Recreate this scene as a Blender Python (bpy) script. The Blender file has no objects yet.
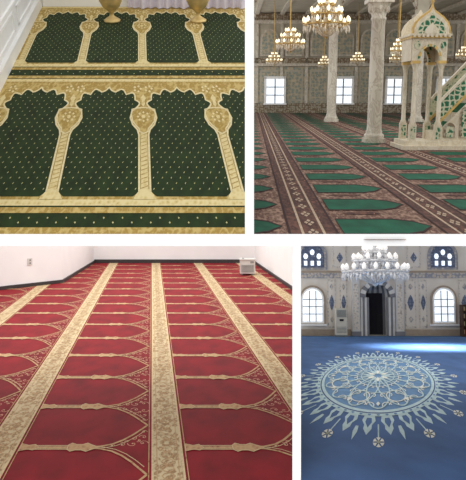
import bpy, bmesh, math, random
from mathutils import Vector, Matrix, Euler
from mathutils.geometry import tessellate_polygon
random.seed(3)
F = 700.0
scene = bpy.context.scene
scene.view_settings.view_transform = 'Standard'

# ------------------------------------------------------------------ materials
def lin(c):
    out = []
    for v in c[:3]:
        v /= 255.0
        out.append(v/12.92 if v <= 0.04045 else ((v+0.055)/1.055)**2.4)
    return (out[0], out[1], out[2], 1.0)

def base(name, rough=.85, metal=0.0):
    m = bpy.data.materials.new(name); m.use_nodes = True
    nt = m.node_tree; b = nt.nodes['Principled BSDF']
    b.inputs['Roughness'].default_value = rough
    b.inputs['Metallic'].default_value = metal
    b.inputs['Specular IOR Level'].default_value = 0.25
    tc = nt.nodes.new('ShaderNodeTexCoord'); mp = nt.nodes.new('ShaderNodeMapping')
    nt.links.new(tc.outputs['Object'], mp.inputs['Vector'])
    return m, nt, b, mp

def mat(name, col, var=.12, scale=6, stretch=(1,1,1), rough=.85, metal=0.0, bump=0.0, emit=0.0):
    m, nt, b, mp = base(name, rough, metal)
    mp.inputs['Scale'].default_value = stretch
    n = nt.nodes.new('ShaderNodeTexNoise'); n.inputs['Scale'].default_value = scale; n.inputs['Detail'].default_value = 5
    nt.links.new(mp.outputs['Vector'], n.inputs['Vector'])
    r = nt.nodes.new('ShaderNodeValToRGB'); c = lin(col)
    r.color_ramp.elements[0].position = .3; r.color_ramp.elements[1].position = .7
    r.color_ramp.elements[0].color = tuple(min(1, x*(1-var)) for x in c[:3])+(1,)
    r.color_ramp.elements[1].color = tuple(min(1, x*(1+var)) for x in c[:3])+(1,)
    nt.links.new(n.outputs['Fac'], r.inputs['Fac'])
    nt.links.new(r.outputs['Color'], b.inputs['Base Color'])
    if emit:
        nt.links.new(r.outputs['Color'], b.inputs['Emission Color']); b.inputs['Emission Strength'].default_value = emit
    if bump:
        bp = nt.nodes.new('ShaderNodeBump'); bp.inputs['Strength'].default_value = bump; bp.inputs['Distance'].default_value = .02
        nt.links.new(n.outputs['Fac'], bp.inputs['Height']); nt.links.new(bp.outputs['Normal'], b.inputs['Normal'])
    return m

def veined(name, col, vein, scale=2.0, rough=.45):
    m, nt, b, mp = base(name, rough)
    mp.inputs['Rotation'].default_value = (.5, .4, .2); mp.inputs['Scale'].default_value = (1, 1, .6)
    n = nt.nodes.new('ShaderNodeTexNoise'); n.inputs['Scale'].default_value = scale; n.inputs['Detail'].default_value = 6; n.inputs['Distortion'].default_value = 1.2
    nt.links.new(mp.outputs['Vector'], n.inputs['Vector'])
    r = nt.nodes.new('ShaderNodeValToRGB'); e = r.color_ramp.elements
    e[0].position = .30; e[0].color = lin(col); e[1].position = .75; e[1].color = lin([x*.93 for x in col])
    for p, cc in ((.44, col), (.48, vein), (.53, col), (.60, vein), (.64, [x*.95 for x in col])):
        q = e.new(p); q.color = lin(cc)
    nt.links.new(n.outputs['Fac'], r.inputs['Fac']); nt.links.new(r.outputs['Color'], b.inputs['Base Color'])
    return m

def ornate(name, stops, scale=6, stretch=(1,1,1), edge=False, distort=.25, rough=.85):
    m, nt, b, mp = base(name, rough)
    mp.inputs['Scale'].default_value = stretch
    n = nt.nodes.new('ShaderNodeTexNoise'); n.inputs['Scale'].default_value = scale*1.3
    nt.links.new(mp.outputs['Vector'], n.inputs['Vector'])
    mx = nt.nodes.new('ShaderNodeMixRGB'); mx.blend_type = 'ADD'; mx.inputs['Fac'].default_value = distort/scale*3
    nt.links.new(mp.outputs['Vector'], mx.inputs['Color1']); nt.links.new(n.outputs['Color'], mx.inputs['Color2'])
    v = nt.nodes.new('ShaderNodeTexVoronoi'); v.inputs['Scale'].default_value = scale; v.inputs['Randomness'].default_value = .55
    if edge: v.feature = 'DISTANCE_TO_EDGE'
    nt.links.new(mx.outputs['Color'], v.inputs['Vector'])
    r = nt.nodes.new('ShaderNodeValToRGB')
    els = r.color_ramp.elements
    els[0].position = stops[0][0]; els[0].color = lin(stops[0][1])
    els[1].position = stops[-1][0]; els[1].color = lin(stops[-1][1])
    for p, c in stops[1:-1]:
        e = els.new(p); e.color = lin(c)
    nt.links.new(v.outputs['Distance'], r.inputs['Fac'])
    nt.links.new(r.outputs['Color'], b.inputs['Base Color'])
    return m

# ------------------------------------------------------------------ rooms
class Room:
    def __init__(s, rise, h, left=None, right=None, top=None, bottom=None):
        th = math.atan(rise/F)
        ey = Vector((0, math.cos(th), math.sin(th))); ez = Vector((0, -math.sin(th), math.cos(th)))
        o = -h*ez
        s.M = Matrix(((1, 0, 0, o.x), (0, ey.y, ez.y, o.y), (0, ey.z, ez.z, o.z), (0, 0, 0, 1)))
        s.pl = []   # party-wall planes between neighbouring rooms (outward normals)
        if left is not None:  s.pl.append(Vector((-F, left, 0)))
        if right is not None: s.pl.append(Vector((F, -right, 0)))
        if top is not None:   s.pl.append(Vector((0, -top, F)))
        if bottom is not None: s.pl.append(Vector((0, bottom, -F)))

class MB:
    def __init__(s): s.v = []; s.f = []; s.m = []; s.s = []; s.mats = []
    def add(s, vs, fs, mt, smooth=False):
        if mt not in s.mats: s.mats.append(mt)
        i = s.mats.index(mt); o = len(s.v)
        s.v += [tuple(v) for v in vs]
        for f in fs:
            s.f.append([a+o for a in f]); s.m.append(i); s.s.append(smooth)
    def box(s, x0, x1, y0, y1, z0, z1, mt):
        vs = [(x, y, z) for z in (z0, z1) for y in (y0, y1) for x in (x0, x1)]
        s.add(vs, [(0,2,3,1),(4,5,7,6),(0,1,5,4),(2,6,7,3),(0,4,6,2),(1,3,7,5)], mt)
    def flat(s, pts, mt):
        P = [Vector(p) for p in pts]
        t = tessellate_polygon([P]); s.add(pts, [tuple(a) for a in t], mt)
    def prism(s, pts2, a, b, mt, axis='z'):
        f = (lambda p, c: (p[0], p[1], c)) if axis == 'z' else ((lambda p, c: (p[0], c, p[1])) if axis == 'y' else (lambda p, c: (c, p[0], p[1])))
        n = len(pts2); A = [f(p, a) for p in pts2]; B = [f(p, b) for p in pts2]
        t = [tuple(q) for q in tessellate_polygon([[Vector(p) for p in A]])]
        s.add(A+B, t+[tuple(i+n for i in q) for q in t]+[(i, (i+1) % n, (i+1) % n+n, i+n) for i in range(n)], mt)
    def lathe(s, cx, cy, prof, mt, n=24, smooth=True):
        vs = []; fs = []
        for r, z in prof:
            for i in range(n):
                a = 2*math.pi*i/n; vs.append((cx+r*math.cos(a), cy+r*math.sin(a), z))
        for j in range(len(prof)-1):
            for i in range(n):
                fs.append((j*n+i, j*n+(i+1) % n, (j+1)*n+(i+1) % n, (j+1)*n+i))
        s.add(vs, fs, mt, smooth)
    def tube(s, path, r, mt, n=6):
        P = [Vector(p) for p in path]; vs = []; fs = []
        for i, p in enumerate(P):
            d = (P[min(i+1, len(P)-1)]-P[max(i-1, 0)]).normalized()
            u = d.orthogonal().normalized() if abs(d.z) > .95 else d.cross(Vector((0, 0, 1))).normalized()
            w = d.cross(u)
            for k in range(n):
                a = 2*math.pi*k/n; vs.append(p+u*r*math.cos(a)+w*r*math.sin(a))
        for i in range(len(P)-1):
            for k in range(n):
                fs.append((i*n+k, i*n+(k+1) % n, (i+1)*n+(k+1) % n, (i+1)*n+k))
        s.add(vs, fs, mt, True)
    def ribbon(s, pts, w, z, mt, fm, k=1.0, closed=False):
        Q = [Vector((p[0], p[1]/k)) for p in pts]; n = len(Q); vs = []; fs = []
        for i in range(n):
            a = Q[(i-1) % n] if (closed or i > 0) else Q[i]; b = Q[(i+1) % n] if (closed or i < n-1) else Q[i]
            d = (b-a)
            if d.length < 1e-9: d = Vector((1, 0))
            d.normalize(); nn = Vector((-d.y, d.x))*w/2
            for q in (Q[i]+nn, Q[i]-nn):
                x, y = fm(q.x, q.y*k); vs.append((x, y, z))
        for i in range(n if closed else n-1):
            j = (i+1) % n; fs.append((2*i, 2*i+1, 2*j+1, 2*j))
        s.add(vs, fs, mt)
    def cpoly(s, pts, z, mt, fm):
        s.flat([(*fm(a, b), z) for a, b in pts], mt)
    def band(s, s0, s1, y0, y1, z, mt, fm):
        s.cpoly([(s0, y0), (s1, y0), (s1, y1), (s0, y1)], z, mt, fm)
    def done(s, name, room=None, loc=None):
        me = bpy.data.meshes.new(name)
        c = Vector(loc) if loc else Vector((0, 0, 0))
        me.from_pydata([tuple(Vector(v)-c) for v in s.v], [], s.f)
        for m in s.mats: me.materials.append(m)
        me.polygons.foreach_set('material_index', s.m); me.polygons.foreach_set('use_smooth', s.s)
        me.update()
        ob = bpy.data.objects.new(name, me); scene.collection.objects.link(ob)
        M = (room.M if room else Matrix.Identity(4)) @ Matrix.Translation(c)
        ob.matrix_world = M
        bm = bmesh.new(); bm.from_mesh(me)
        bmesh.ops.recalc_face_normals(bm, faces=bm.faces)
        if room:
            Mi = M.inverted()
            co = Mi @ Vector((0, 0, 0)); R = M.to_3x3().transposed()
            for n in room.pl:
                no = (R @ n.normalized())
                bmesh.ops.bisect_plane(bm, geom=bm.verts[:]+bm.edges[:]+bm.faces[:], plane_co=co, plane_no=no, clear_outer=True)
        bm.to_mesh(me); bm.free()
        return ob

def inside(p, poly):
    x, y = p; c = False; n = len(poly)
    for i in range(n):
        x1, y1 = poly[i]; x2, y2 = poly[i-1]
        if (y1 > y) != (y2 > y) and x < (x2-x1)*(y-y1)/(y2-y1)+x1: c = not c
    return c

def arch_pts(xc, r, zs, rise, n=12):
    return [(xc-r*math.cos(math.pi*i/n), zs+rise*math.sin(math.pi*i/n)) for i in range(n+1)]

def area(name, room, loc, size, power, col=(1, 1, 1), rot=(0, 0, 0), spread=180):
    L = bpy.data.lights.new(name, 'AREA'); L.shape = 'RECTANGLE'; L.size, L.size_y = size; L.energy = power; L.color = col
    L.spread = math.radians(spread)
    ob = bpy.data.objects.new(name, L); scene.collection.objects.link(ob)
    ob.matrix_world = room.M @ Matrix.Translation(Vector(loc)) @ Euler(rot).to_matrix().to_4x4()
    return ob

TL = Room(430, 5.2, right=16.5, bottom=0)
TR = Room(150, 2.1, left=16.5, bottom=0)
BL = Room(40, 4.14, right=64, top=0)
BR = Room(-60, 2.7, left=64, top=0)

white = mat('white_paint', (240, 239, 236), .03, 2)
white2 = mat('white_gloss_trim', (250, 249, 246), .02, 3, rough=.4)

# ------------------------------------------------------------------ front wall with four openings
w = MB(); pw = mat('gallery_white', (255, 255, 255), 0.0, 1)
y0, y1 = 10.0, 10.03
w.box(-8, -3.757, y0, y1, -7, 7, pw); w.box(3.757, 8, y0, y1, -7, 7, pw)
w.box(-3.757, 3.757, y0, y1, 3.857, 7, pw); w.box(-3.757, 3.757, y0, y1, -7, -3.857, pw)
w.box(-3.757, 3.757, y0, y1, -.0857, .0857, pw)
w.box(.171, .3, y0, y1, .0857, 3.857, pw); w.box(.85, .971, y0, y1, -3.857, -.0857, pw)
w.done('wall_front')

# ================================================================== ROOM 1 : green carpet
g_green = mat('carpet_green', (34, 50, 18), .3, 5, (1, .4, 1), bump=.3)
g_gold = ornate('carpet_gold_floral', [(0, (220, 198, 132)), (.22, (182, 152, 80)), (.45, (166, 136, 68)), (.7, (204, 178, 112))], 10, (1, .38, 1), distort=.4)
g_line = ornate('carpet_cream_border', [(0, (174, 150, 88)), (.2, (214, 192, 130)), (.6, (228, 210, 156))], 14, (1, .5, 1))
g_cream = mat('carpet_cream', (230, 214, 166), .12, 20)
g_fleck = mat('carpet_fleck', (196, 190, 134), .12, 20)
floor_m = mat('floor_screed', (150, 145, 135), .1, 3)

fm1 = lambda s, y: (-.26-.1156*y+s, y)
f = MB(); f.box(-8.5, 5, 8.62, 23.5, -.1, 0, floor_m); f.done('floor', TL)
W = 1.48
c = MB()
c.band(-3.1, 8, 8.62, 22.25, .004, g_green, fm1)
def lobes(pts, bulge, n=7):
    out = []
    for i in range(len(pts)-1):
        a = Vector(pts[i]); b = Vector(pts[i+1]); a2 = Vector((a.x, a.y/2.6)); b2 = Vector((b.x, b.y/2.6))
        d = b2-a2; nn = Vector((-d.y, d.x))
        for k in range(n):
            t = k/n; q = a2+d*t+nn*bulge[i]*math.sin(math.pi*t)
            out.append((q.x, q.y*2.6))
    out.append(tuple(pts[-1])); return out
left = [(-.65, .25), (-.65, 2.55), (-.62, 2.8), (-.53, 3.05), (-.48, 3.4), (-.51, 3.75), (-.60, 3.95)]
cusps = [(-.60, 3.95), (-.57, 4.40), (-.38, 4.72), (-.15, 4.88), (0, 5.2)]
lob = lobes(cusps, [.45, .5, .42, -.12])
half = left+lob[1:]
arch1 = half+[(-a, b) for a, b in reversed(half[:-1])]
arch1 = [(-.55, .1)]+arch1+[(.55, .1)]
for Y0 in (9.66, 16.51, 2.81):
    if Y0 > 5:
        c.band(-3.1, 8, Y0+.0, Y0+5.57, .008, g_gold, fm1)
    for a, b, mt in ((5.57, 5.76, g_line), (5.80, 5.99, g_gold), (6.42, 6.6, g_gold), (6.65, 6.85, g_line)):
        if Y0+a > 8.6 and Y0+b < 22.3: c.band(-3.1, 8, Y0+a, Y0+b, .010, mt, fm1)
    for i in range(70):
        s0 = -3+i*.14; yy = Y0+6.2+(.07 if i % 2 else -.07)
        if 8.7 < yy < 22: c.cpoly([(s0-.014, yy), (s0, yy-.035), (s0+.014, yy), (s0, yy+.035)], .012, g_fleck, fm1)
    if Y0 < 5: continue
    for k in range(-3, 6):
        sc = (k+.5)*W
        if sc < -3.5: continue
        lim = [(max(sc+a, -3.08), Y0+b) for a, b in arch1]
        c.cpoly(lim, .012, g_green, fm1)
        c.ribbon(lim[1:-1], .032, .016, g_cream, fm1, 2.6)
        for sg in (-1, 1):
            for q in range(5):
                an = q*1.257; px, py = sc+sg*.62+.07*math.cos(an), Y0+5.1+.17*math.sin(an)
                if px > -3.05: c.cpoly([(px-.03, py), (px, py-.075), (px+.03, py), (px, py+.075)], .011, g_cream, fm1)
        j = 0; r = .35
        while r < 5.15:
            for i in range(-5, 6):
                s0 = i*.148+(.074 if j % 2 else 0)
                if inside((abs(s0)+.05, r), arch1) and sc+s0 > -3.05:
                    x = sc+s0; yy = Y0+r
                    c.cpoly([(x-.012, yy-.02), (x-.004, yy-.034), (x+.012, yy+.02), (x+.004, yy+.034)], .016, g_fleck, fm1)
            r += .2; j += 1
        x = k*W
        if x < -3.0: continue
        c.band(x-.06, x+.06, Y0+.3, Y0+2.8, .014, g_line, fm1)
        for q in range(15):
            yy = Y0+.35+q*.165
            c.cpoly([(x-.055, yy), (x+.055, yy+.09), (x+.055, yy+.12), (x-.055, yy+.03)], .018, g_gold, fm1)
        c.cpoly([(x-.18, Y0), (x+.18, Y0), (x+.15, Y0+.14), (x+.07, Y0+.34), (x-.07, Y0+.34), (x-.15, Y0+.14)], .016, g_line, fm1)
        cap = [(0, 2.6), (.08, 2.7), (.09, 2.85), (.15, 3.0), (.21, 3.22), (.24, 3.55), (.23, 3.85), (.12, 3.92), (0, 3.95)]
        cc = [(x+a, Y0+b) for a, b in cap]+[(x-a, Y0+b) for a, b in reversed(cap[1:-1])]
        c.cpoly(cc, .016, g_gold, fm1); c.ribbon(cc, .025, .02, g_cream, fm1, 2.6, True)
        for q in range(8):
            an = q*math.pi/4; px, py = x+.11*math.cos(an), Y0+3.45+.23*math.sin(an)
            c.cpoly([(px-.025, py), (px, py-.065), (px+.025, py), (px, py+.065)], .02, g_cream, fm1)
        c.cpoly([(x+.04*math.cos(t), Y0+3.45+.10*math.sin(t)) for t in [i*.785 for i in range(8)]], .021, g_line, fm1)
        fl = [(0, 4.0), (.04, 4.15), (.03, 4.35), (.06, 4.5), (0, 4.75)]
        c.cpoly([(x+a, Y0+b) for a, b in fl]+[(x-a, Y0+b) for a, b in reversed(fl[1:-1])], .016, g_line, fm1)
c.done('prayer_carpet', TL)
w = MB()
a = fm1(-3.15, 9.0); b = fm1(-3.15, 22.4)
w.prism([a, b, (b[0]-.2, b[1]), (a[0]-.2, a[1])], 0, 4.5, white); w.done('wall_left', TL)
w = MB(); w.box(-6.4, 5, 22.4, 22.6, 0, 3.5, white); w.done('wall_back', TL)
t = MB()
a = fm1(-3.15, 9.0); b = fm1(-3.15, 22.38)
for o, z0_, z1_ in ((.07, 0, .30), (.10, .30, .36), (.05, 1.1, 1.16)):
    t.prism([a, b, (b[0]+o, b[1]), (a[0]+o, a[1])], z0_, z1_, white2)
for ya in (10.2, 14.2, 18.2):
    for yb, yc, z0_, z1_ in ((ya, ya+3.4, .50, .55), (ya, ya+3.4, .93, .98), (ya, ya+.08, .5, .98), (ya+3.32, ya+3.4, .5, .98)):
        p, q = fm1(-3.15, yb), fm1(-3.15, yc); t.prism([p, q, (q[0]+.04, q[1]), (p[0]+.04, p[1])], z0_, z1_, white2)
t.done('baseboard_left', TL)
t = MB(); t.box(-5.9, 5, 22.3, 22.4, 0, .28, white2); t.done('baseboard_back', TL)
brass = mat('polished_brass', (226, 198, 134), .15, 5, rough=.45, metal=.5)
prof = [(0, 0), (.25, 0), (.26, .04), (.18, .09), (.08, .15), (.06, .22), (.11, .29), (.27, .42), (.36, .60), (.37, .78), (.29, .98), (.14, 1.12), (.09, 1.3), (.1, 1.45), (.2, 1.6), (.19, 1.6), (0, 1.35)]
for X in (-3.47, -1.0):
    v = MB(); v.lathe(X, 20.45, [(r*.92, z+.022) for r, z in prof], brass, 32)
    v.lathe(X, 20.45, [(.34, .68), (.36, .70), (.34, .72)], brass, 32); v.done('brass_vase', TL, (X, 20.45, 0))
cloth = mat('lilac_white_cloth', (232, 226, 238), .08, 4)
v = MB(); vs = []; n = 120
for i in range(n+1):
    x = -3.2+3.6*i/n; y = 22.0+.09*math.sin(i*.75)+.05*math.sin(i*.31)
    vs += [(x, y, .03), (x, y+.05, 1.5), (x, y+.12, 3)]
v.add(vs, [(3*i+j, 3*i+3+j, 3*i+4+j, 3*i+1+j) for i in range(n) for j in (0, 1)], cloth, True); v.done('white_curtain', TL)

# ================================================================== ROOM 2 : mosque hall with green rows
fm2 = lambda s, y: (.0251*y+s, y)
t_green = mat('hall_carpet_green', (16, 84, 60), .3, 3, (1, .5, 1))
t_salm = ornate('hall_carpet_border', [(0, (188, 168, 148)), (.2, (146, 112, 94)), (.4, (86, 54, 46)), (.8, (164, 134, 114))], 9, (1, .35, 1), distort=.5)
t_brown = ornate('hall_carpet_dark_border', [(0, (170, 136, 112)), (.18, (112, 66, 54)), (.4, (62, 40, 38)), (.8, (112, 76, 62))], 8, (1, .3, 1), distort=.5)
t_dark = mat('hall_carpet_line', (54, 30, 28), .2, 8)
t_cream = mat('hall_carpet_cream', (182, 160, 136), .2, 8)
f = MB(); f.box(.1, 30, 9.83, 67.5, -.1, 0, floor_m); f.done('floor', TR)
c = MB(); c.band(-4, 28, 9.83, 66.6, .004, t_salm, fm2)
for k in range(-2, 11):
    s0 = .95+2.35*k
    c.band(s0-.36, s0+.36, 9.83, 66.6, .010, t_brown, fm2)
    for o in (-.36, -.16, .16, .36): c.band(s0+o-.02, s0+o+.02, 9.83, 66.6, .013, t_dark if abs(o) > .2 else t_cream, fm2)
    yy = 9.9
    while yy < 66.2 and abs(k) < 5:
        for q in range(4):
            an = q*math.pi/2; px, py = s0+.05*math.cos(an), yy+.4+.16*math.sin(an)
            c.cpoly([(px-.035, py), (px, py-.11), (px+.035, py), (px, py+.11)], .014, t_cream, fm2)
        yy += .8
    a0, a1 = s0+.45, s0+1.90
    yy = 9.83
    while yy < 66:
        ym = yy+.95
        P = [(a0, ym-.62), (a1-.5, ym-.62), (a1-.34, ym-.5), (a1-.22, ym-.42), (a1-.1, ym-.18), (a1, ym), (a1-.1, ym+.18), (a1-.22, ym+.42), (a1-.34, ym+.5), (a1-.5, ym+.62), (a0, ym+.62)]
        c.cpoly(P, .012, t_green, fm2); c.ribbon(P, .035, .015, t_dark, fm2, 2.5, True)
        c.cpoly([(a0+.3, ym-.86), (a1-.7, ym-.86), (a1-.6, ym-.98), (a1-.7, ym-1.1), (a0+.3, ym-1.1), (a0+.2, ym-.98)], .013, t_brown, fm2)
        yy += 2.15
c.done('prayer_carpet', TR)
tw = mat('hall_plaster', (186, 178, 160), .12, 1.5)
tile = ornate('hall_glazed_tile', [(0, (216, 210, 194)), (.2, (126, 144, 138)), (.4, (168, 164, 146)), (.7, (200, 184, 156))], 3.2)
tile2 = ornate('hall_tile_band', [(0, (90, 110, 104)), (.3, (190, 180, 160)), (.6, (130, 112, 90))], 5)
stone = veined('pale_marble', (214, 206, 190), (182, 170, 152), 2.2)
pane = mat('daylight_glass', (236, 244, 255), .03, 1, emit=.9, rough=.2)
w = MB(); w.box(1, 30, 66.7, 67.0, 0, 9.0, tw)
w.box(1, 30, 66.62, 66.7, 0, .9, tile2); w.box(1, 30, 66.6, 66.7, .9, 4.2, tile)
w.box(1, 30, 66.35, 66.7, 4.25, 4.5, stone); w.box(1, 30, 66.5, 66.7, 4.5, 5.0, tile2)
w.box(1, 30, 66.3, 66.7, 8.0, 8.3, stone); w.box(1, 30, 66.5, 66.7, 8.3, 8.9, tile2)
for i in range(12):
    X = 2.2+2.3*i
    w.box(X-.14, X+.14, 66.5, 66.7, .9, 8.0, stone)
    w.prism([(X+.3, 5.15)]+arch_pts(X+1.15, .85, 6.6, .95)+[(X+2.0, 5.15)], 66.52, 66.7, stone, 'y')
    w.prism([(X+.45, 5.3)]+arch_pts(X+1.15, .70, 6.6, .8)+[(X+1.85, 5.3)], 66.48, 66.7, tile, 'y')
    w.box(X+.3, X+2.0, 66.56, 66.7, 1.1, 3.9, tw); w.box(X+.45, X+1.85, 66.54, 66.7, 1.25, 3.75, tile)
w.done('wall_back', TR)
dkm = mat('window_bar_grey', (120, 128, 130), .1, 5)
def rect_window(room, X0, X1, Z0, Z1, Y, n, frame):
    m = MB(); m.box(X0, X1, Y-.06, Y, Z0, Z1, pane)
    m.box(X0-.2, X0, Y-.18, Y, Z0-.1, Z1+.2, frame); m.box(X1, X1+.2, Y-.18, Y, Z0-.1, Z1+.2, frame)
    m.box(X0-.2, X1+.2, Y-.18, Y, Z1, Z1+.24, frame); m.box(X0-.28, X1+.28, Y-.28, Y, Z0-.14, Z0, frame)
    m.box((X0+X1)/2-.05, (X0+X1)/2+.05, Y-.1, Y, Z0, Z1, dkm)
    for k in (1, 2): z = Z0+(Z1-Z0)*k/3; m.box(X0, X1, Y-.1, Y, z-.04, z+.04, dkm)
    m.done('window_%d' % n, room, ((X0+X1)/2, Y, Z0))
rect_window(TR, 3.1, 4.7, .9, 3.1, 66.5, 1, white2)
rect_window(TR, 9.45, 11.0, .9, 3.1, 66.5, 2, white2)
rect_window(TR, 14.3, 15.6, .9, 3.1, 66.5, 3, white2)
rect_window(TR, 19.0, 20.4, .9, 3.1, 66.5, 4, white2)
w = MB(); w.box(1, 30, 45, 67, 9.0, 9.2, tw)
for i in range(12): w.box(2.0+2.3*i, 2.35+2.3*i, 45, 66.6, 8.8, 9.0, stone)
w.done('ceiling', TR)
def column(X, Y, r, H, room=TR):
    m = MB(); m.box(X-r*1.4, X+r*1.4, Y-r*1.4, Y+r*1.4, .02, .2, stone)
    m.lathe(X, Y, [(r*1.35, .2), (r*1.4, .28), (r*1.3, .36), (r*1.1, .40), (r*1.15, .46), (r*1.02, .52), (r, .7), (r*.97, H*.5), (r*.9, H-.8), (r*1.05, H-.76), (r*1.05, H-.7), (r*.92, H-.66), (r*1.1, H-.45), (r*1.5, H-.2), (r*1.6, H-.15)], stone, 32)
    for k in range(8):
        a = k*math.pi/4; m.lathe(X+r*1.25*math.cos(a), Y+r*1.25*math.sin(a), [(0, H-.55), (r*.2, H-.45), (r*.26, H-.3), (0, H-.16)], stone, 8)
    m.box(X-r*1.7, X+r*1.7, Y-r*1.7, Y+r*1.7, H-.15, H, stone)
    m.box(X-r*1.2, X+r*1.2, Y-r*1.2, Y+r*1.2, H, 9.0, tw)
    m.done('marble_column', room, (X, Y, 0))
column(5.70, 28.6, .29, 5.55); column(6.6, 47.7, .31, 6.9)
column(12.3, 47.7, .3, 6.9); column(.95, 47.7, .3, 6.9)
w = MB()
for xa, xb in ((.95, 6.6), (6.6, 12.3), (12.3, 18.0)):   # arcade
    xc = (xa+xb)/2; r = (xb-xa)/2-.3; n = 20
    P = arch_pts(xc, r, 6.9, 1.75, n)
    for i in range(n):
        (x0_, z0_), (x1_, z1_) = P[i], P[i+1]
        w.prism([(x0_, z0_), (x1_, z1_), (x1_, 8.98), (x0_, 8.98)], 47.45, 47.95, tw, 'y')
        w.prism([(x0_, z0_-.02), (x1_, z1_-.02), (x1_, z1_+.16), (x0_, z0_+.16)], 47.38, 48.02, stone if i % 2 else tile2, 'y')
w.done('arcade_arches', TR)
# minbar
mg = ornate('minbar_green_fretwork', [(0, (206, 200, 172)), (.10, (190, 190, 160)), (.2, (52, 112, 82)), (.6, (36, 92, 64))], 5.5, edge=True)
ivory = veined('minbar_marble', (220, 210, 188), (202, 188, 160), 3)
gold = mat('gilding', (200, 166, 100), .2, 6, rough=.4, metal=.4)
stair_green = mat('minbar_carpet_stair', (50, 100, 72), .3, 5)  # green carpet colour for alternate stair steps
m = MB(); YA, YB = 25.2, 26.6
m.box(6.0, 9.9, YA-.35, YB+.3, .02, .16, ivory); m.box(6.1, 9.9, YA-.15, YB+.15, .16, .32, ivory)
cx0, cx1 = 6.38, 7.28; xc = 6.83
for X in (cx0, cx1):
    for Y in (YA, YB):
        m.box(X-.12, X+.12, Y-.12, Y+.12, .32, .9, ivory); m.box(X-.08, X+.08, Y-.13, Y-.11, .4, .82, mg)
        m.lathe(X, Y, [(.11, .9), (.12, .95), (.08, 1.02), (.075, 2.7), (.09, 2.75), (.08, 2.8), (.14, 3.0)], ivory, 16)
        m.box(X-.14, X+.14, Y-.14, Y+.14, 3.0, 3.1, gold)
for Y in (YA, YB):
    r = .36
    for sg in (1, -1):
        pts = [(xc+sg*(.6), 3.1), (xc+sg*r, 3.1)]+[(xc+sg*r*math.cos(t), 3.1+.5*math.sin(t)) for t in [i*math.pi/16 for i in range(1, 9)]]+[(xc, 3.85), (xc+sg*.6, 3.85)]
        m.prism(pts, Y-.1, Y+.1, ivory, 'y')
        m.prism([(xc+sg*.45+.1*math.cos(t), 3.62+.14*math.sin(t)) for t in [i*.524 for i in range(12)]], Y-.13, Y-.1, mg, 'y')
    for i in range(11):
        a_, b_ = math.pi*i/11, math.pi*(i+1)/11
        m.prism([(xc+q*math.cos(t), 3.1+(q+.14)*math.sin(t)) for q, t in ((.34, a_), (.42, a_), (.42, b_), (.34, b_))], Y-.14, Y-.1, gold if i % 2 else mg, 'y')
m.box(6.2, 6.28, YA, YB, 3.1, 3.85, ivory); m.box(7.38, 7.46, YA, YB, 3.1, 3.85, ivory)
m.box(6.16, 7.5, YA-.17, YB+.17, 3.85, 3.93, gold); m.box(6.12, 7.54, YA-.21, YB+.21, 3.93, 4.0, ivory)
ped = [(6.17, 4.0), (6.17, 4.2), (6.25, 4.38), (6.40, 4.55), (6.58, 4.68), (6.73, 4.78), (6.83, 4.95), (6.93, 4.78), (7.08, 4.68), (7.26, 4.55), (7.41, 4.38), (7.49, 4.2), (7.49, 4.0)]
sc_ = lambda k_: [(xc+(a-xc)*k_, 4.0+(b-4.0)*k_) for a, b in ped]
m.prism(ped, YA-.15, YA-.02, gold, 'y'); m.prism(sc_(.9), YA-.18, YA-.1, ivory, 'y'); m.prism(sc_(.72), YA-.2, YA-.12, mg, 'y'); m.prism(sc_(.38), YA-.23, YA-.12, ivory, 'y')
m.prism(ped, YB, YB+.1, ivory, 'y')
m.lathe(xc, YA-.1, [(0, 5.3), (.03, 5.15), (.07, 5.07), (.03, 5.0), (.05, 4.9)], gold, 12)
for i in range(9): m.box(6.2+.15*i, 6.28+.15*i, YA-.25, YA-.2, 3.88, 3.98, ivory)
for i in range(9):
    m.box(7.2+.29*i, 9.9, YA+.1, YB-.1, .32+.33*i, .32+.33*(i+1), stair_green if i % 2 else ivory)
for Y in (YA, YB-.05):
    m.prism([(7.35, .32), (9.9, .32), (9.9, 3.3), (7.35, .7)], Y, Y+.06, ivory, 'y')
    m.prism([(7.35, 1.05), (9.9, 3.75), (9.9, 4.4), (7.35, 1.7)], Y+.0, Y+.05, mg, 'y')
    m.prism([(7.35, 1.68), (9.9, 4.38), (9.9, 4.5), (7.35, 1.8)], Y-.04, Y+.1, ivory, 'y')
    m.prism([(7.35, .95), (9.9, 3.65), (9.9, 3.77), (7.35, 1.07)], Y-.04, Y+.1, gold, 'y')
    for i in range(4):
        X = 7.5+.55*i; zt = .7+1.0*(X-7.35)+.1
        m.prism([(X, .45)]+arch_pts(X+.2, .2, zt-.2, .22, 8)+[(X+.4, .45)], Y-.04, Y, tile2, 'y')
        m.prism([(X+.07, .45)]+arch_pts(X+.2, .13, zt-.24, .14, 8)+[(X+.33, .45)], Y-.06, Y, mg, 'y')
m.done('minbar', TR, (6.83, 25.2, 0))

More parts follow.
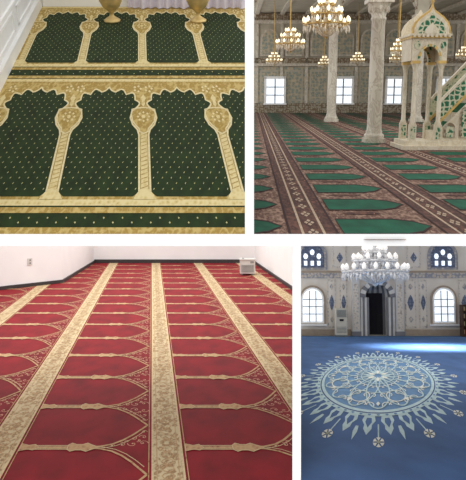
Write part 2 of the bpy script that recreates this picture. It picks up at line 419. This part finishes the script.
bulb = mat('warm_bulb', (255, 240, 205), .02, 2, emit=1.2)
crystal = mat('cut_crystal', (236, 226, 204), .1, 8, rough=.15)
silver = mat('silver_crystal', (214, 214, 216), .18, 8, rough=.3, metal=.2)
sbulb = mat('frosted_lamp', (250, 248, 244), .02, 2, emit=.25)
def chandelier(X, Y, Z, w_, h_, room, top, met=gold, nb=12, cr=None, bl=None):
    cr = cr or crystal; bl = bl or bulb
    m = MB(); R = w_/2
    m.tube([(X, Y, Z+h_*.5), (X, Y, top)], .03, met)
    m.lathe(X, Y, [(0, Z-h_*.5), (R*.08, Z-h_*.45), (R*.14, Z-h_*.36), (R*.05, Z-h_*.25), (R*.12, Z-h_*.1), (R*.16, Z), (R*.06, Z+h_*.12), (R*.13, Z+h_*.25), (R*.04, Z+h_*.38), (R*.09, Z+h_*.46), (0, Z+h_*.5)], met, 16)
    for rr, zz, nn in ((1, -.12, nb), (.66, .14, max(6, nb*2//3)), (.34, .36, 6)):
        rp = [(X+R*rr*math.cos(t), Y+R*rr*math.sin(t), Z+h_*zz) for t in [i*2*math.pi/32 for i in range(33)]]
        m.tube(rp, R*.035, met)
        for i in range(nn):
            a = 2*math.pi*i/nn; cx, cy = X+R*rr*math.cos(a), Y+R*rr*math.sin(a); zb = Z+h_*zz
            m.tube([(X+R*.1*math.cos(a), Y+R*.1*math.sin(a), zb+h_*.02), (X+R*rr*.5*math.cos(a), Y+R*rr*.5*math.sin(a), zb-h_*.10), (cx, cy, zb)], R*.022, met, 5)
            m.lathe(cx, cy, [(0, zb), (R*.09, zb+h_*.03), (R*.05, zb+h_*.05)], met, 10)
            m.lathe(cx, cy, [(R*.03, zb+h_*.05), (R*.075, zb+h_*.11), (R*.05, zb+h_*.17), (0, zb+h_*.21)], bl, 10)
        for i in range(nn*3):
            a = 2*math.pi*i/(nn*3); cx, cy = X+R*rr*math.cos(a), Y+R*rr*math.sin(a); zb = Z+h_*zz
            L = h_*(.12+.06*(i % 3)); m.lathe(cx, cy, [(0, zb-h_*.02), (R*.045, zb-L*.6), (0, zb-L)], cr, 6, False)
    for i in range(18):
        a = 2*math.pi*i/18
        P = [(X+R*(.72-.66*t)*math.cos(a), Y+R*(.72-.66*t)*math.sin(a), Z+h_*(.02-.44*t-.1*math.sin(math.pi*t))) for t in (0, .25, .5, .75, 1)]
        m.tube(P, R*.03, cr, 5)
        P = [(X+R*(.1+.55*t)*math.cos(a), Y+R*(.1+.55*t)*math.sin(a), Z+h_*(.46-.32*t-.12*math.sin(math.pi*t))) for t in (0, .25, .5, .75, 1)]
        m.tube(P, R*.02, cr, 5)
    m.done('chandelier', room, (X, Y, Z))
chandelier(3.2, 25, 4.45, 1.55, 1.3, TR, 8.9)
chandelier(3.0, 38, 4.6, 1.45, 1.2, TR, 8.9)
chandelier(10.3, 45, 4.6, 1.0, 1.1, TR, 8.9)
chandelier(10.0, 58, 4.5, 1.1, 1.0, TR, 8.9)
chandelier(3.2, 56, 4.4, 1.2, 1.0, TR, 8.9)
chandelier(7.6, 60, 4.3, 1.0, 1.0, TR, 8.9)
chandelier(12.7, 56, 4.5, 1.1, 1.0, TR, 8.9)
chandelier(16.6, 52, 4.6, 1.1, 1.0, TR, 8.9)

# ================================================================== ROOM 3 : red carpet
fm3 = lambda s, y: (.222-.1155*y+s, y)
r_red = mat('carpet_red', (136, 18, 28), .25, 2.2, (1, .5, 1), bump=.3)
r_gold = ornate('red_carpet_gold_stripe', [(0, (230, 212, 176)), (.2, (204, 178, 134)), (.35, (164, 126, 86)), (.6, (218, 198, 158))], 8, (1, .5, 1), distort=.5)
r_line = ornate('red_carpet_gold_line', [(0, (130, 60, 46)), (.22, (188, 142, 102)), (.6, (206, 168, 124))], 12, (1, .5, 1))
r_edge = mat('red_carpet_cream', (220, 194, 152), .15, 10)
f = MB(); f.box(-20, 8, 9.83, 46.5, -.1, 0, floor_m); f.done('floor', BL)
c = MB(); c.band(-12, 9, 9.83, 45.85, .004, r_red, fm3)
r_fl = mat('red_carpet_vine', (206, 142, 120), .2, 8)
def curl(x, y, r, a0, turn, z=.008, n=9, w_=.018):
    P = []
    for i in range(n):
        t = i/(n-1); rr = r*(1-.75*t); a = a0+turn*4.2*t
        P.append((x+rr*math.cos(a), y+rr*1.7*math.sin(a)))
    c.ribbon(P, w_, z, r_fl, fm3, 1.7)
for k in range(-5, 4):
    s0 = 2.76*k
    c.band(s0-.25, s0+.25, 9.83, 45.85, .010, r_gold, fm3)
    for o in (-.24, .24): c.band(s0+o-.018, s0+o+.018, 9.83, 45.85, .013, r_edge, fm3)
    for o in (-.17, .17): c.band(s0+o-.008, s0+o+.008, 9.83, 45.85, .013, r_line, fm3)
    for o in (-.30, .30): c.band(s0+o-.008, s0+o+.008, 9.83, 45.85, .013, r_line, fm3)
    yy = 9.83
    while yy < 45.2:
        for sg in (1, -1):
            c.ribbon([(s0+sg*.10*math.sin(t*math.pi/4), yy+.58*t/8) for t in range(9)], .016, .014, r_line, fm3, 1.7)
        for q in range(6):
            an = q*1.047; px, py = s0+.045*math.cos(an), yy+.29+.075*math.sin(an)
            c.cpoly([(px-.014, py), (px, py-.03), (px+.014, py), (px, py+.03)], .015, r_line, fm3)
        yy += .58
    yb = 9.16
    while yb < 45.6:
        e = s0+2.46; hw = 1.16
        def crv(sg):
            return [(x_, yb+hw-sg*d_) for x_, d_ in [(e-1.02, hw-.02), (e-.82, .98*hw-.03), (e-.62, .86*hw), (e-.44, .68*hw), (e-.28, .45*hw), (e-.14, .2*hw), (e-.03, 0)]]
        if yb < 43.4:
            for sg in (1, -1):
                q = [p for p in crv(sg) if p[1] > 9.84]
                if len(q) > 1:
                    c.ribbon(q, .038, .012, r_line, fm3, 1.7)
                    q2 = [(x_+.07, y_-sg*.07) for x_, y_ in q[:-1]]
                    c.ribbon(q2, .014, .012, r_edge, fm3, 1.7)
            if yb > 9.9 and yb < 36:
                for sg, by in ((1, yb), (-1, yb+2*hw)):
                    for x_, d_, r_, a_, t_ in ((e-.10, .22, .09, 0, 1), (e-.10, .52, .08, 3, -1), (e-.09, .80, .06, 0, 1), (e-.28, .20, .09, 3, 1), (e-.27, .46, .06, 1, -1), (e-.46, .15, .07, 2, -1), (e-.62, .10, .045, 0, 1), (e-.18, .36, .05, 4, 1), (e-.37, .31, .05, 4, -1)):
                        curl(x_, by+sg*d_, r_, a_, t_*sg)
                        if yb < 26: c.cpoly([(x_+.018*math.cos(u), by+sg*d_+.03*math.sin(u)) for u in (0, 1.57, 3.14, 4.71)], .009, r_edge, fm3)
        if 9.9 < yb < 45.6:
            c.band(s0+.31, e-1.0, yb-.06, yb+.06, .012, r_line, fm3)
            for o in (-.09, .09): c.band(s0+.31, e-1.0, yb+o-.014, yb+o+.014, .014, r_edge, fm3)
            x = e-1.02
            pl = [(x-.34, yb-.10), (x-.28, yb-.20), (x-.2, yb-.13), (x-.10, yb-.13), (x-.02, yb-.20), (x+.06, yb-.11), (x+.2, yb), (x+.06, yb+.11), (x-.02, yb+.20), (x-.10, yb+.13), (x-.2, yb+.13), (x-.28, yb+.20), (x-.34, yb+.10)]
            c.cpoly(pl, .015, r_line, fm3); c.ribbon(pl, .016, .017, r_edge, fm3, 1.7, True)
            x = s0+.46
            pl = [(x-.15, yb-.18), (x-.02, yb-.09), (x+.08, yb-.14), (x+.16, yb), (x+.08, yb+.14), (x-.02, yb+.09), (x-.15, yb+.18)]
            c.cpoly(pl, .015, r_line, fm3); c.ribbon(pl, .014, .017, r_edge, fm3, 1.7, True)
        yb += 2.32
c.done('prayer_carpet', BL)
dkb = mat('charcoal_baseboard', (66, 62, 62), .1, 4, rough=.5)
grey_w = mat('room_wall_paint', (250, 249, 248), .02, 1)
w = MB(); w.box(-9.4, 1.6, 45.9, 46.1, 0, 4.2, grey_w); w.done('wall_back', BL)
w = MB(); w.prism([(1.4, 46.0), (4.9, 10.1), (5.1, 10.1), (1.6, 46.1)], 0, 4.2, grey_w); w.done('wall_right', BL)
w = MB(); w.prism([(-18.5, 22.3), (-8.54, 34.8), (-9.15, 46), (-9.4, 46), (-9.9, 36), (-18.7, 25)], 0, 4.2, grey_w); w.done('wall_left', BL)
t = MB(); t.box(-9.1, 1.4, 45.8, 45.9, .01, .24, dkb); t.done('baseboard_back', BL)
t = MB(); t.prism([(1.4, 45.9), (4.9, 10.1), (4.85, 10.1), (1.33, 45.9)], .01, .17, dkb); t.done('baseboard_right', BL)
t = MB(); t.prism([(-18.5, 22.2), (-8.48, 34.76), (-9.08, 45.9), (-9.15, 45.9), (-8.54, 34.8), (-18.5, 22.3)], .01, .17, dkb); t.done('baseboard_left', BL)
t = MB()
d = Vector((9.96, 12.5, 0)).normalized(); nrm = Vector((d.y, -d.x, 0)); p0 = Vector((-9.72, 33.32, 1.2))
vs = [p0+d*a+nrm*o+Vector((0, 0, z)) for o in (.01, .05) for a, z in ((-.12, -.16), (.12, -.16), (.12, .16), (-.12, .16))]
t.add(vs, [(0,1,2,3),(4,5,6,7),(0,1,5,4),(1,2,6,5),(2,3,7,6),(3,0,4,7)], mat('outlet_plate', (214, 212, 206), .05, 3))
slot = mat('outlet_slot', (140, 138, 134), .05, 3)
for z in (-.07, .07):
    vs = [p0+d*a+nrm*.055+Vector((0, 0, z+b)) for a, b in ((-.04, -.04), (.04, -.04), (.04, .04), (-.04, .04))]
    t.add(vs, [(0,1,2,3)], slot)
t.done('wall_outlet', BL)
hm = mat('heater_enamel', (216, 214, 208), .05, 3, rough=.4); hd = mat('heater_grille', (150, 150, 146), .1, 5)
h = MB(); h.box(.38, 1.22, 38.3, 39.1, .1, .86, hm); h.box(.36, 1.24, 38.25, 39.15, .84, .90, hm)
for x in (.44, 1.06): h.box(x, x+.1, 38.35, 39.0, .02, .1, hd)
for i in range(6): h.box(.46, 1.14, 38.26, 38.3, .2+.07*i, .225+.07*i, hd)
h.box(.95, 1.14, 38.27, 38.3, .68, .79, hd); h.lathe(.56, 38.6, [(0, .94), (.06, .94), (.06, .88)], hd, 12)
h.done('space_heater', BL, (.78, 38.7, 0))

# ================================================================== ROOM 4 : blue carpet with medallion
b_blue = mat('carpet_blue', (64, 98, 148), .2, 1.2, (1, .4, 1), bump=.3)
b_light = mat('medallion_pale_blue', (186, 210, 214), .12, 6, (1, .3, 1))
b_mid = mat('medallion_mid_blue', (98, 138, 178), .15, 6, (1, .3, 1))
b_navy = mat('medallion_navy', (48, 76, 126), .15, 6)
b_cream = mat('medallion_cream', (230, 232, 222), .1, 6)
b_gold = mat('medallion_sand', (160, 166, 150), .1, 6)
fm4 = lambda s, y: (2.79+(y-13.7)*.205+s, y)
f = MB(); f.box(.8, 22, 10.3, 55, -.1, 0, floor_m); f.done('floor', BR)
c = MB(); c.band(-9, 12, 10.3, 53.0, .004, b_blue, fm4)
for y in (50.6, 52.0): c.band(-9, 12, y, y+.35, .008, b_mid, fm4)
RX, RY = 2.62, 11.3
def pol(r, a): return (RX*r*math.cos(a), 25.2+RY*r*math.sin(a))
KY = 4.3
def ring(r0, r1, z, mt, n=96):
    for i in range(n):
        a, b = 2*math.pi*i/n, 2*math.pi*(i+1)/n
        c.cpoly([pol(r0, a), pol(r1, a), pol(r1, b), pol(r0, b)], z, mt, fm4)
def shape(a, pts, z, mt):
    P = []
    for r, t in pts:
        x, y = r*math.cos(a)-t*math.sin(a), r*math.sin(a)+t*math.cos(a)
        P.append((RX*x, 25.2+RY*y))
    c.cpoly(P, z, mt, fm4)
def pr(pts, w_, z, mt, closed=True):
    c.ribbon([(RX*x, 25.2+RY*y) for x, y in pts], w_, z, mt, fm4, KY, closed)
NP = 32
for i in range(NP):
    a = 2*math.pi*(i+.5)/NP
    shape(a, [(.76, -.045), (.82, -.058), (.87, -.032), (.91, -.034), (.97, 0), (.91, .034), (.87, .032), (.82, .058), (.76, .045)], .010, b_light)
    shape(a, [(.79, -.020), (.84, -.028), (.90, 0), (.84, .028), (.79, .020)], .014, b_blue)
    a = 2*math.pi*i/NP
    if i % 2 == 0:
        for q in range(6):
            an = q*math.pi/3
            shape(a, [(1.03+.012*math.cos(an), .012*math.sin(an))]+[(1.03+.042*math.cos(an+d), .042*math.sin(an+d)) for d in (-.42, 0, .42)], .014, b_cream)
        shape(a, [(1.03+.014*math.cos(q), .014*math.sin(q)) for q in range(6)], .018, b_gold)
        shape(a, [(.86, -.006), (.99, -.005), (.99, .005), (.86, .006)], .012, b_light)
    else:
        shape(a, [(.89, -.012), (.95, -.018), (1.03, 0), (.95, .018), (.89, .012)], .012, b_light)
ring(.735, .770, .016, b_light); ring(.722, .735, .017, b_navy)
ring(.690, .722, .016, b_light); ring(.0, .69, .008, b_mid)
for i in range(60):
    a = 2*math.pi*i/60
    shape(a, [(.742, -.01), (.754, -.016), (.766, 0), (.754, .016), (.742, .01)], .019, b_mid)
for k in range(16):
    a = 2*math.pi*k/16
    P = []
    for i in range(28):
        t = 2*math.pi*i/28; u = .37+.30*math.cos(t); v = .13*math.sin(t)
        P.append((u*math.cos(a)-v*math.sin(a), u*math.sin(a)+v*math.cos(a)))
    pr(P, .042, .020+.0004*k, b_light)
for k in range(16):
    a = 2*math.pi*(k+.5)/16
    for sg in (1, -1):
        for rc, off, r0, ph in ((.62, .03, .055, 1.2), (.45, .025, .045, .5), (.30, .018, .032, 2.0)):
            P = [(rc+r0*(1-.65*i/8)*math.cos(sg*(ph+4*i/8)), sg*off+r0*(1-.65*i/8)*math.sin(sg*(ph+4*i/8))) for i in range(9)]
            pr([(x*math.cos(a)-y*math.sin(a), x*math.sin(a)+y*math.cos(a)) for x, y in P], .026, .027, b_cream, False)
for k in range(8):
    a = 2*math.pi*(k+.5)/8; P = []
    for i in range(20):
        t = 2*math.pi*i/20; u = .50+.10*math.cos(t); v = .10*math.sin(t)
        P.append((u*math.cos(a)-v*math.sin(a), u*math.sin(a)+v*math.cos(a)))
    pr(P, .03, .028, b_cream)
for R_ in (.41, .22): pr([(R_*math.cos(t), R_*math.sin(t)) for t in [i*2*math.pi/64 for i in range(64)]], .03, .030, b_light)
for k in range(12):
    a = 2*math.pi*k/12
    shape(a, [(.04, 0), (.10, -.025), (.17, 0), (.10, .025)], .031, b_cream if k % 2 else b_light)
    shape(a, [(.57, 0), (.60, -.02), (.64, 0), (.60, .02)], .031, b_cream)
c.done('medallion_carpet', BR)

plaster = mat('warm_plaster', (226, 217, 204), .06, 1)
panel = ornate('painted_arabesque', [(0, (140, 144, 152)), (.25, (204, 196, 184)), (.5, (224, 214, 200)), (.8, (170, 160, 150))], 3.2)
panel2 = ornate('painted_frieze', [(0, (176, 146, 120)), (.25, (214, 202, 186)), (.6, (150, 150, 156))], 4)
bluep = ornate('blue_tile_medallion', [(0, (220, 214, 200)), (.2, (124, 134, 152)), (.6, (92, 100, 124))], 5)
taupe = mat('taupe_trim', (168, 152, 134), .1, 3)
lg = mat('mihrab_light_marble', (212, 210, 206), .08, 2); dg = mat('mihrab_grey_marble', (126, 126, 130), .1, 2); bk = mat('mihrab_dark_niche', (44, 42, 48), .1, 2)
YW = 53.1
w = MB(); w.box(3, 9.6, YW, YW+.3, 0, 8.0, plaster); w.box(12.2, 22, YW, YW+.3, 0, 8.0, plaster); w.box(9.6, 12.2, YW, YW+.3, 4.3, 8.0, plaster)
for sg in (1, -1):
    w.prism([(10.9+sg*1.3, 2.9)]+[(10.9+sg*1.3*math.cos(t), 2.9+1.3*math.sin(t)) for t in [i*math.pi/16 for i in range(1, 9)]]+[(10.9, 4.3), (10.9+sg*1.3, 4.3)], YW, YW+.3, plaster, 'y')
w.box(3, 22, YW-.12, YW-.01, 4.75, 4.9, taupe); w.box(3, 22, YW-.08, YW-.01, 4.35, 4.75, panel2)
w.box(3, 8.9, YW-.1, YW-.01, .02, .5, taupe); w.box(12.9, 22, YW-.1, YW-.01, .02, .5, taupe)
for X, hw in ((4.3, .5), (7.45, .32), (8.35, .3), (13.4, .42), (14.35, .3), (17.5, .45), (18.6, .3)):
    w.box(X-hw, X+hw, YW-.06, YW-.005, .6, 4.25, panel); w.box(X-hw+.1, X+hw-.1, YW-.08, YW-.005, .75, 4.1, plaster)
    w.prism([(X-hw*.6, 2.5), (X-hw*.3, 2.1), (X, 1.9), (X+hw*.3, 2.1), (X+hw*.6, 2.5), (X+hw*.3, 2.9), (X, 3.1), (X-hw*.3, 2.9)], YW-.11, YW-.01, bluep, 'y')
    for zc in (1.25, 3.7): w.prism([(X-hw*.45, zc), (X, zc-.25), (X+hw*.45, zc), (X, zc+.25)], YW-.11, YW-.01, panel2, 'y')
for X in (8.1, 13.7, 18.5):
    w.box(X-.55, X+.55, YW-.06, YW-.005, 5.1, 7.5, panel); w.box(X-.42, X+.42, YW-.08, YW-.005, 5.25, 7.5, plaster)
    w.prism([(X-.25, 5.9), (X, 5.5), (X+.25, 5.9), (X, 6.3)], YW-.1, YW-.005, bluep, 'y')
w.done('wall_back', BR)
def gallery_window(X, n):
    m = MB()
    m.prism([(X-1.15, 5.0)]+arch_pts(X, 1.15, 6.0, 1.2, 16)+[(X+1.15, 5.0)], YW-.12, YW-.01, panel2, 'y')
    m.prism([(X-.9, 5.15)]+arch_pts(X, .9, 6.0, .95, 16)+[(X+.9, 5.15)], YW-.16, YW-.02, bluep, 'y')
    for k in range(3): m.prism([(X-.5+.5*k+.17*math.cos(t), 6.0+(.3 if k == 1 else 0)+.22*math.sin(t)) for t in [i*.785 for i in range(8)]], YW-.2, YW-.1, pane, 'y')
    for k in range(3): m.box(X-.62+.5*k, X-.38+.5*k, YW-.2, YW-.1, 5.3, 5.65, pane)
    m.done('window_%d' % n, BR, (X, YW, 5))
gallery_window(6.0, 7); gallery_window(15.9, 8)
def arch_window(X, n):
    m = MB()
    m.prism([(X-1.0, .85)]+arch_pts(X, 1.0, 2.75, 1.05, 16)+[(X+1.0, .85)], YW-.12, YW-.01, taupe, 'y')
    m.prism([(X-.85, .95)]+arch_pts(X, .85, 2.75, .9, 16)+[(X+.85, .95)], YW-.16, YW-.02, white2, 'y')
    m.prism([(X-.72, 1.1)]+arch_pts(X, .72, 2.75, .76, 16)+[(X+.72, 1.1)], YW-.19, YW-.03, pane, 'y')
    for x in (-.24, .24): m.box(X+x-.03, X+x+.03, YW-.23, YW-.04, 1.1, 3.4, dkm)
    for z in (1.65, 2.2, 2.75): m.box(X-.72, X+.72, YW-.22, YW-.04, z-.03, z+.03, dkm)
    m.box(X-1.05, X+1.05, YW-.35, YW-.01, .78, .9, white2)
    m.done('window_%d' % n, BR, (X, YW, .8))
arch_window(6.0, 5); arch_window(15.9, 6)
m = MB(); xc = 10.9; R = 1.28; NS = 18
for i in range(NS):
    a, b = math.pi*i/NS, math.pi*(i+1)/NS
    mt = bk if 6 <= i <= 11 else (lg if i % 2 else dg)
    q = lambda t, z, r=R: (xc-r*math.cos(t), YW+.05+r*math.sin(t), z)
    m.add([q(a, .02), q(b, .02), q(b, 2.9), q(a, 2.9)], [(0, 1, 2, 3)], mt)
    mt2 = lg if i % 2 else dg
    for j in range(6):
        e0, e1 = j*math.pi/12, (j+1)*math.pi/12
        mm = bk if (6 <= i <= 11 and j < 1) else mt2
        P = []
        for (t, e) in ((a, e0), (b, e0), (b, e1), (a, e1)):
            P.append((xc-R*math.cos(t)*math.cos(e), YW+.05+R*math.sin(t)*math.cos(e), 2.9+R*math.sin(e)))
        m.add(P, [(0, 1, 2, 3)], mm)
for sg in (1, -1):
    x0_, x1_ = sorted((xc+sg*1.35, xc+sg*1.95)); m.box(x0_, x1_, YW-.28, YW-.01, .02, 4.3, lg)
    m.box(x0_+.12, x1_-.12, YW-.33, YW-.2, .5, 3.9, panel); m.box(x0_-.05, x1_+.05, YW-.36, YW-.01, .02, .35, dg)
    # striped marble jambs flanking the niche
    for q in range(4):
        xa = xc+sg*(.66+.16*q); xb = xa+sg*.15
        m.box(min(xa, xb), max(xa, xb), YW-.16, YW-.03, .02, 2.9+.0*q, lg if q % 2 else dg)
for i in range(13):
    a, b = math.pi*i/13, math.pi*(i+1)/13
    m.prism([(xc+r*math.cos(t), 2.9+r*math.sin(t)) for r, t in ((.95, a), (1.34, a), (1.34, b), (.95, b))], YW-.25, YW-.02, lg if i % 2 else dg, 'y')
m.box(8.85, 12.95, YW-.4, YW-.01, 4.3, 4.55, lg); m.box(9.0, 12.8, YW-.3, YW-.01, 4.55, 5.0, panel)
m.prism([(9.3, 5.0), (9.6, 5.4), (10.3, 5.6), (10.9, 6.3), (11.5, 5.6), (12.2, 5.4), (12.5, 5.0)], YW-.28, YW-.02, panel2, 'y')
m.done('mihrab', BR, (xc, YW, 0))
beige = mat('cabinet_beige', (206, 200, 186), .05, 3, rough=.5)
def ac(X):
    h = MB(); h.box(X-.42, X+.42, YW-1.2, YW-.5, .02, 2.1, beige); h.box(X-.44, X+.44, YW-1.24, YW-.48, 0.02, .14, dkm)
    for i in range(7): h.box(X-.34, X+.34, YW-1.24, YW-1.2, 1.45+.08*i, 1.49+.08*i, dkm)
    for i in range(5): h.box(X-.34, X+.34, YW-1.23, YW-1.2, .3+.1*i, .33+.1*i, dkm)
    h.box(X-.15, X+.15, YW-1.23, YW-1.2, 1.15, 1.3, bk); h.done('air_conditioner', BR, (X, YW-.8, 0))
ac(8.0)
wood = mat('dark_walnut', (74, 54, 42), .25, 3, (1, 1, .2))
h = MB(); h.box(16.9, 18.6, YW-1.3, YW-.6, .02, .2, wood); h.box(16.9, 18.6, YW-.7, YW-.6, .2, 2.3, wood)
for x in (16.9, 17.72, 18.52): h.box(x, x+.08, YW-1.3, YW-.6, .2, 2.3, wood)
for z in (.75, 1.3, 1.85, 2.3): h.box(16.9, 18.6, YW-1.3, YW-.6, z, z+.06, wood)
cols = [mat('book_%d' % i, q, .1, 3) for i, q in enumerate(((120, 40, 36), (40, 70, 60), (180, 160, 120), (50, 50, 90)))]
for z in (.2, .81, 1.36, 1.91):
    x = 17.0
    while x < 18.45:
        d_ = random.uniform(.05, .1)
        if not (17.65 < x+d_ and x < 17.82): h.box(x, x+d_, YW-1.2, YW-.75, z+.01, z+random.uniform(.28, .36), random.choice(cols))
        x += d_+.01
h.done('bookcase', BR, (17.7, YW-1, 0))
chandelier(7.1, 35, 4.35, 3.2, 2.0, BR, 5.5, silver, 18, silver, sbulb)
# ------------------------------------------------------------------ light
wd = bpy.data.worlds.new('sky'); scene.world = wd; wd.use_nodes = True
wd.node_tree.nodes['Background'].inputs[0].default_value = (1, 1, 1, 1)
wd.node_tree.nodes['Background'].inputs[1].default_value = 1.05
area('lamp_red_room', BL, (-3, 30, 3.9), (14, 28), 1300, (1, .98, .96))  # unseen overhead panel added to brighten the red room
area('lamp_blue_room', BR, (9, 34, 6.3), (10, 22), 700, (1, .99, .97), (.0855, 0, 0))  # added fill hidden above the view, no fixture in the blue room
area('window_sunlight', BR, (11.6, 40.0, 6.35), (4, 4), 1000, (1, 1, 1), (.0855, 0, 0), 55)  # added overhead panel for the sunlit floor patch, not shining through the windows
area('lamp_hall', TR, (12, 36, 8.6), (16, 40), 800, (1, .97, .93))  # added soft fill under the hall ceiling, separate from the chandeliers

cam = bpy.data.cameras.new('camera'); co = bpy.data.objects.new('camera', cam); scene.collection.objects.link(co)
cam.sensor_fit = 'VERTICAL'; cam.sensor_height = 36; cam.lens = F/480*36
cam.clip_end = 500
co.location = (0, 0, 0); co.rotation_euler = (math.pi/2, 0, 0)
scene.camera = co
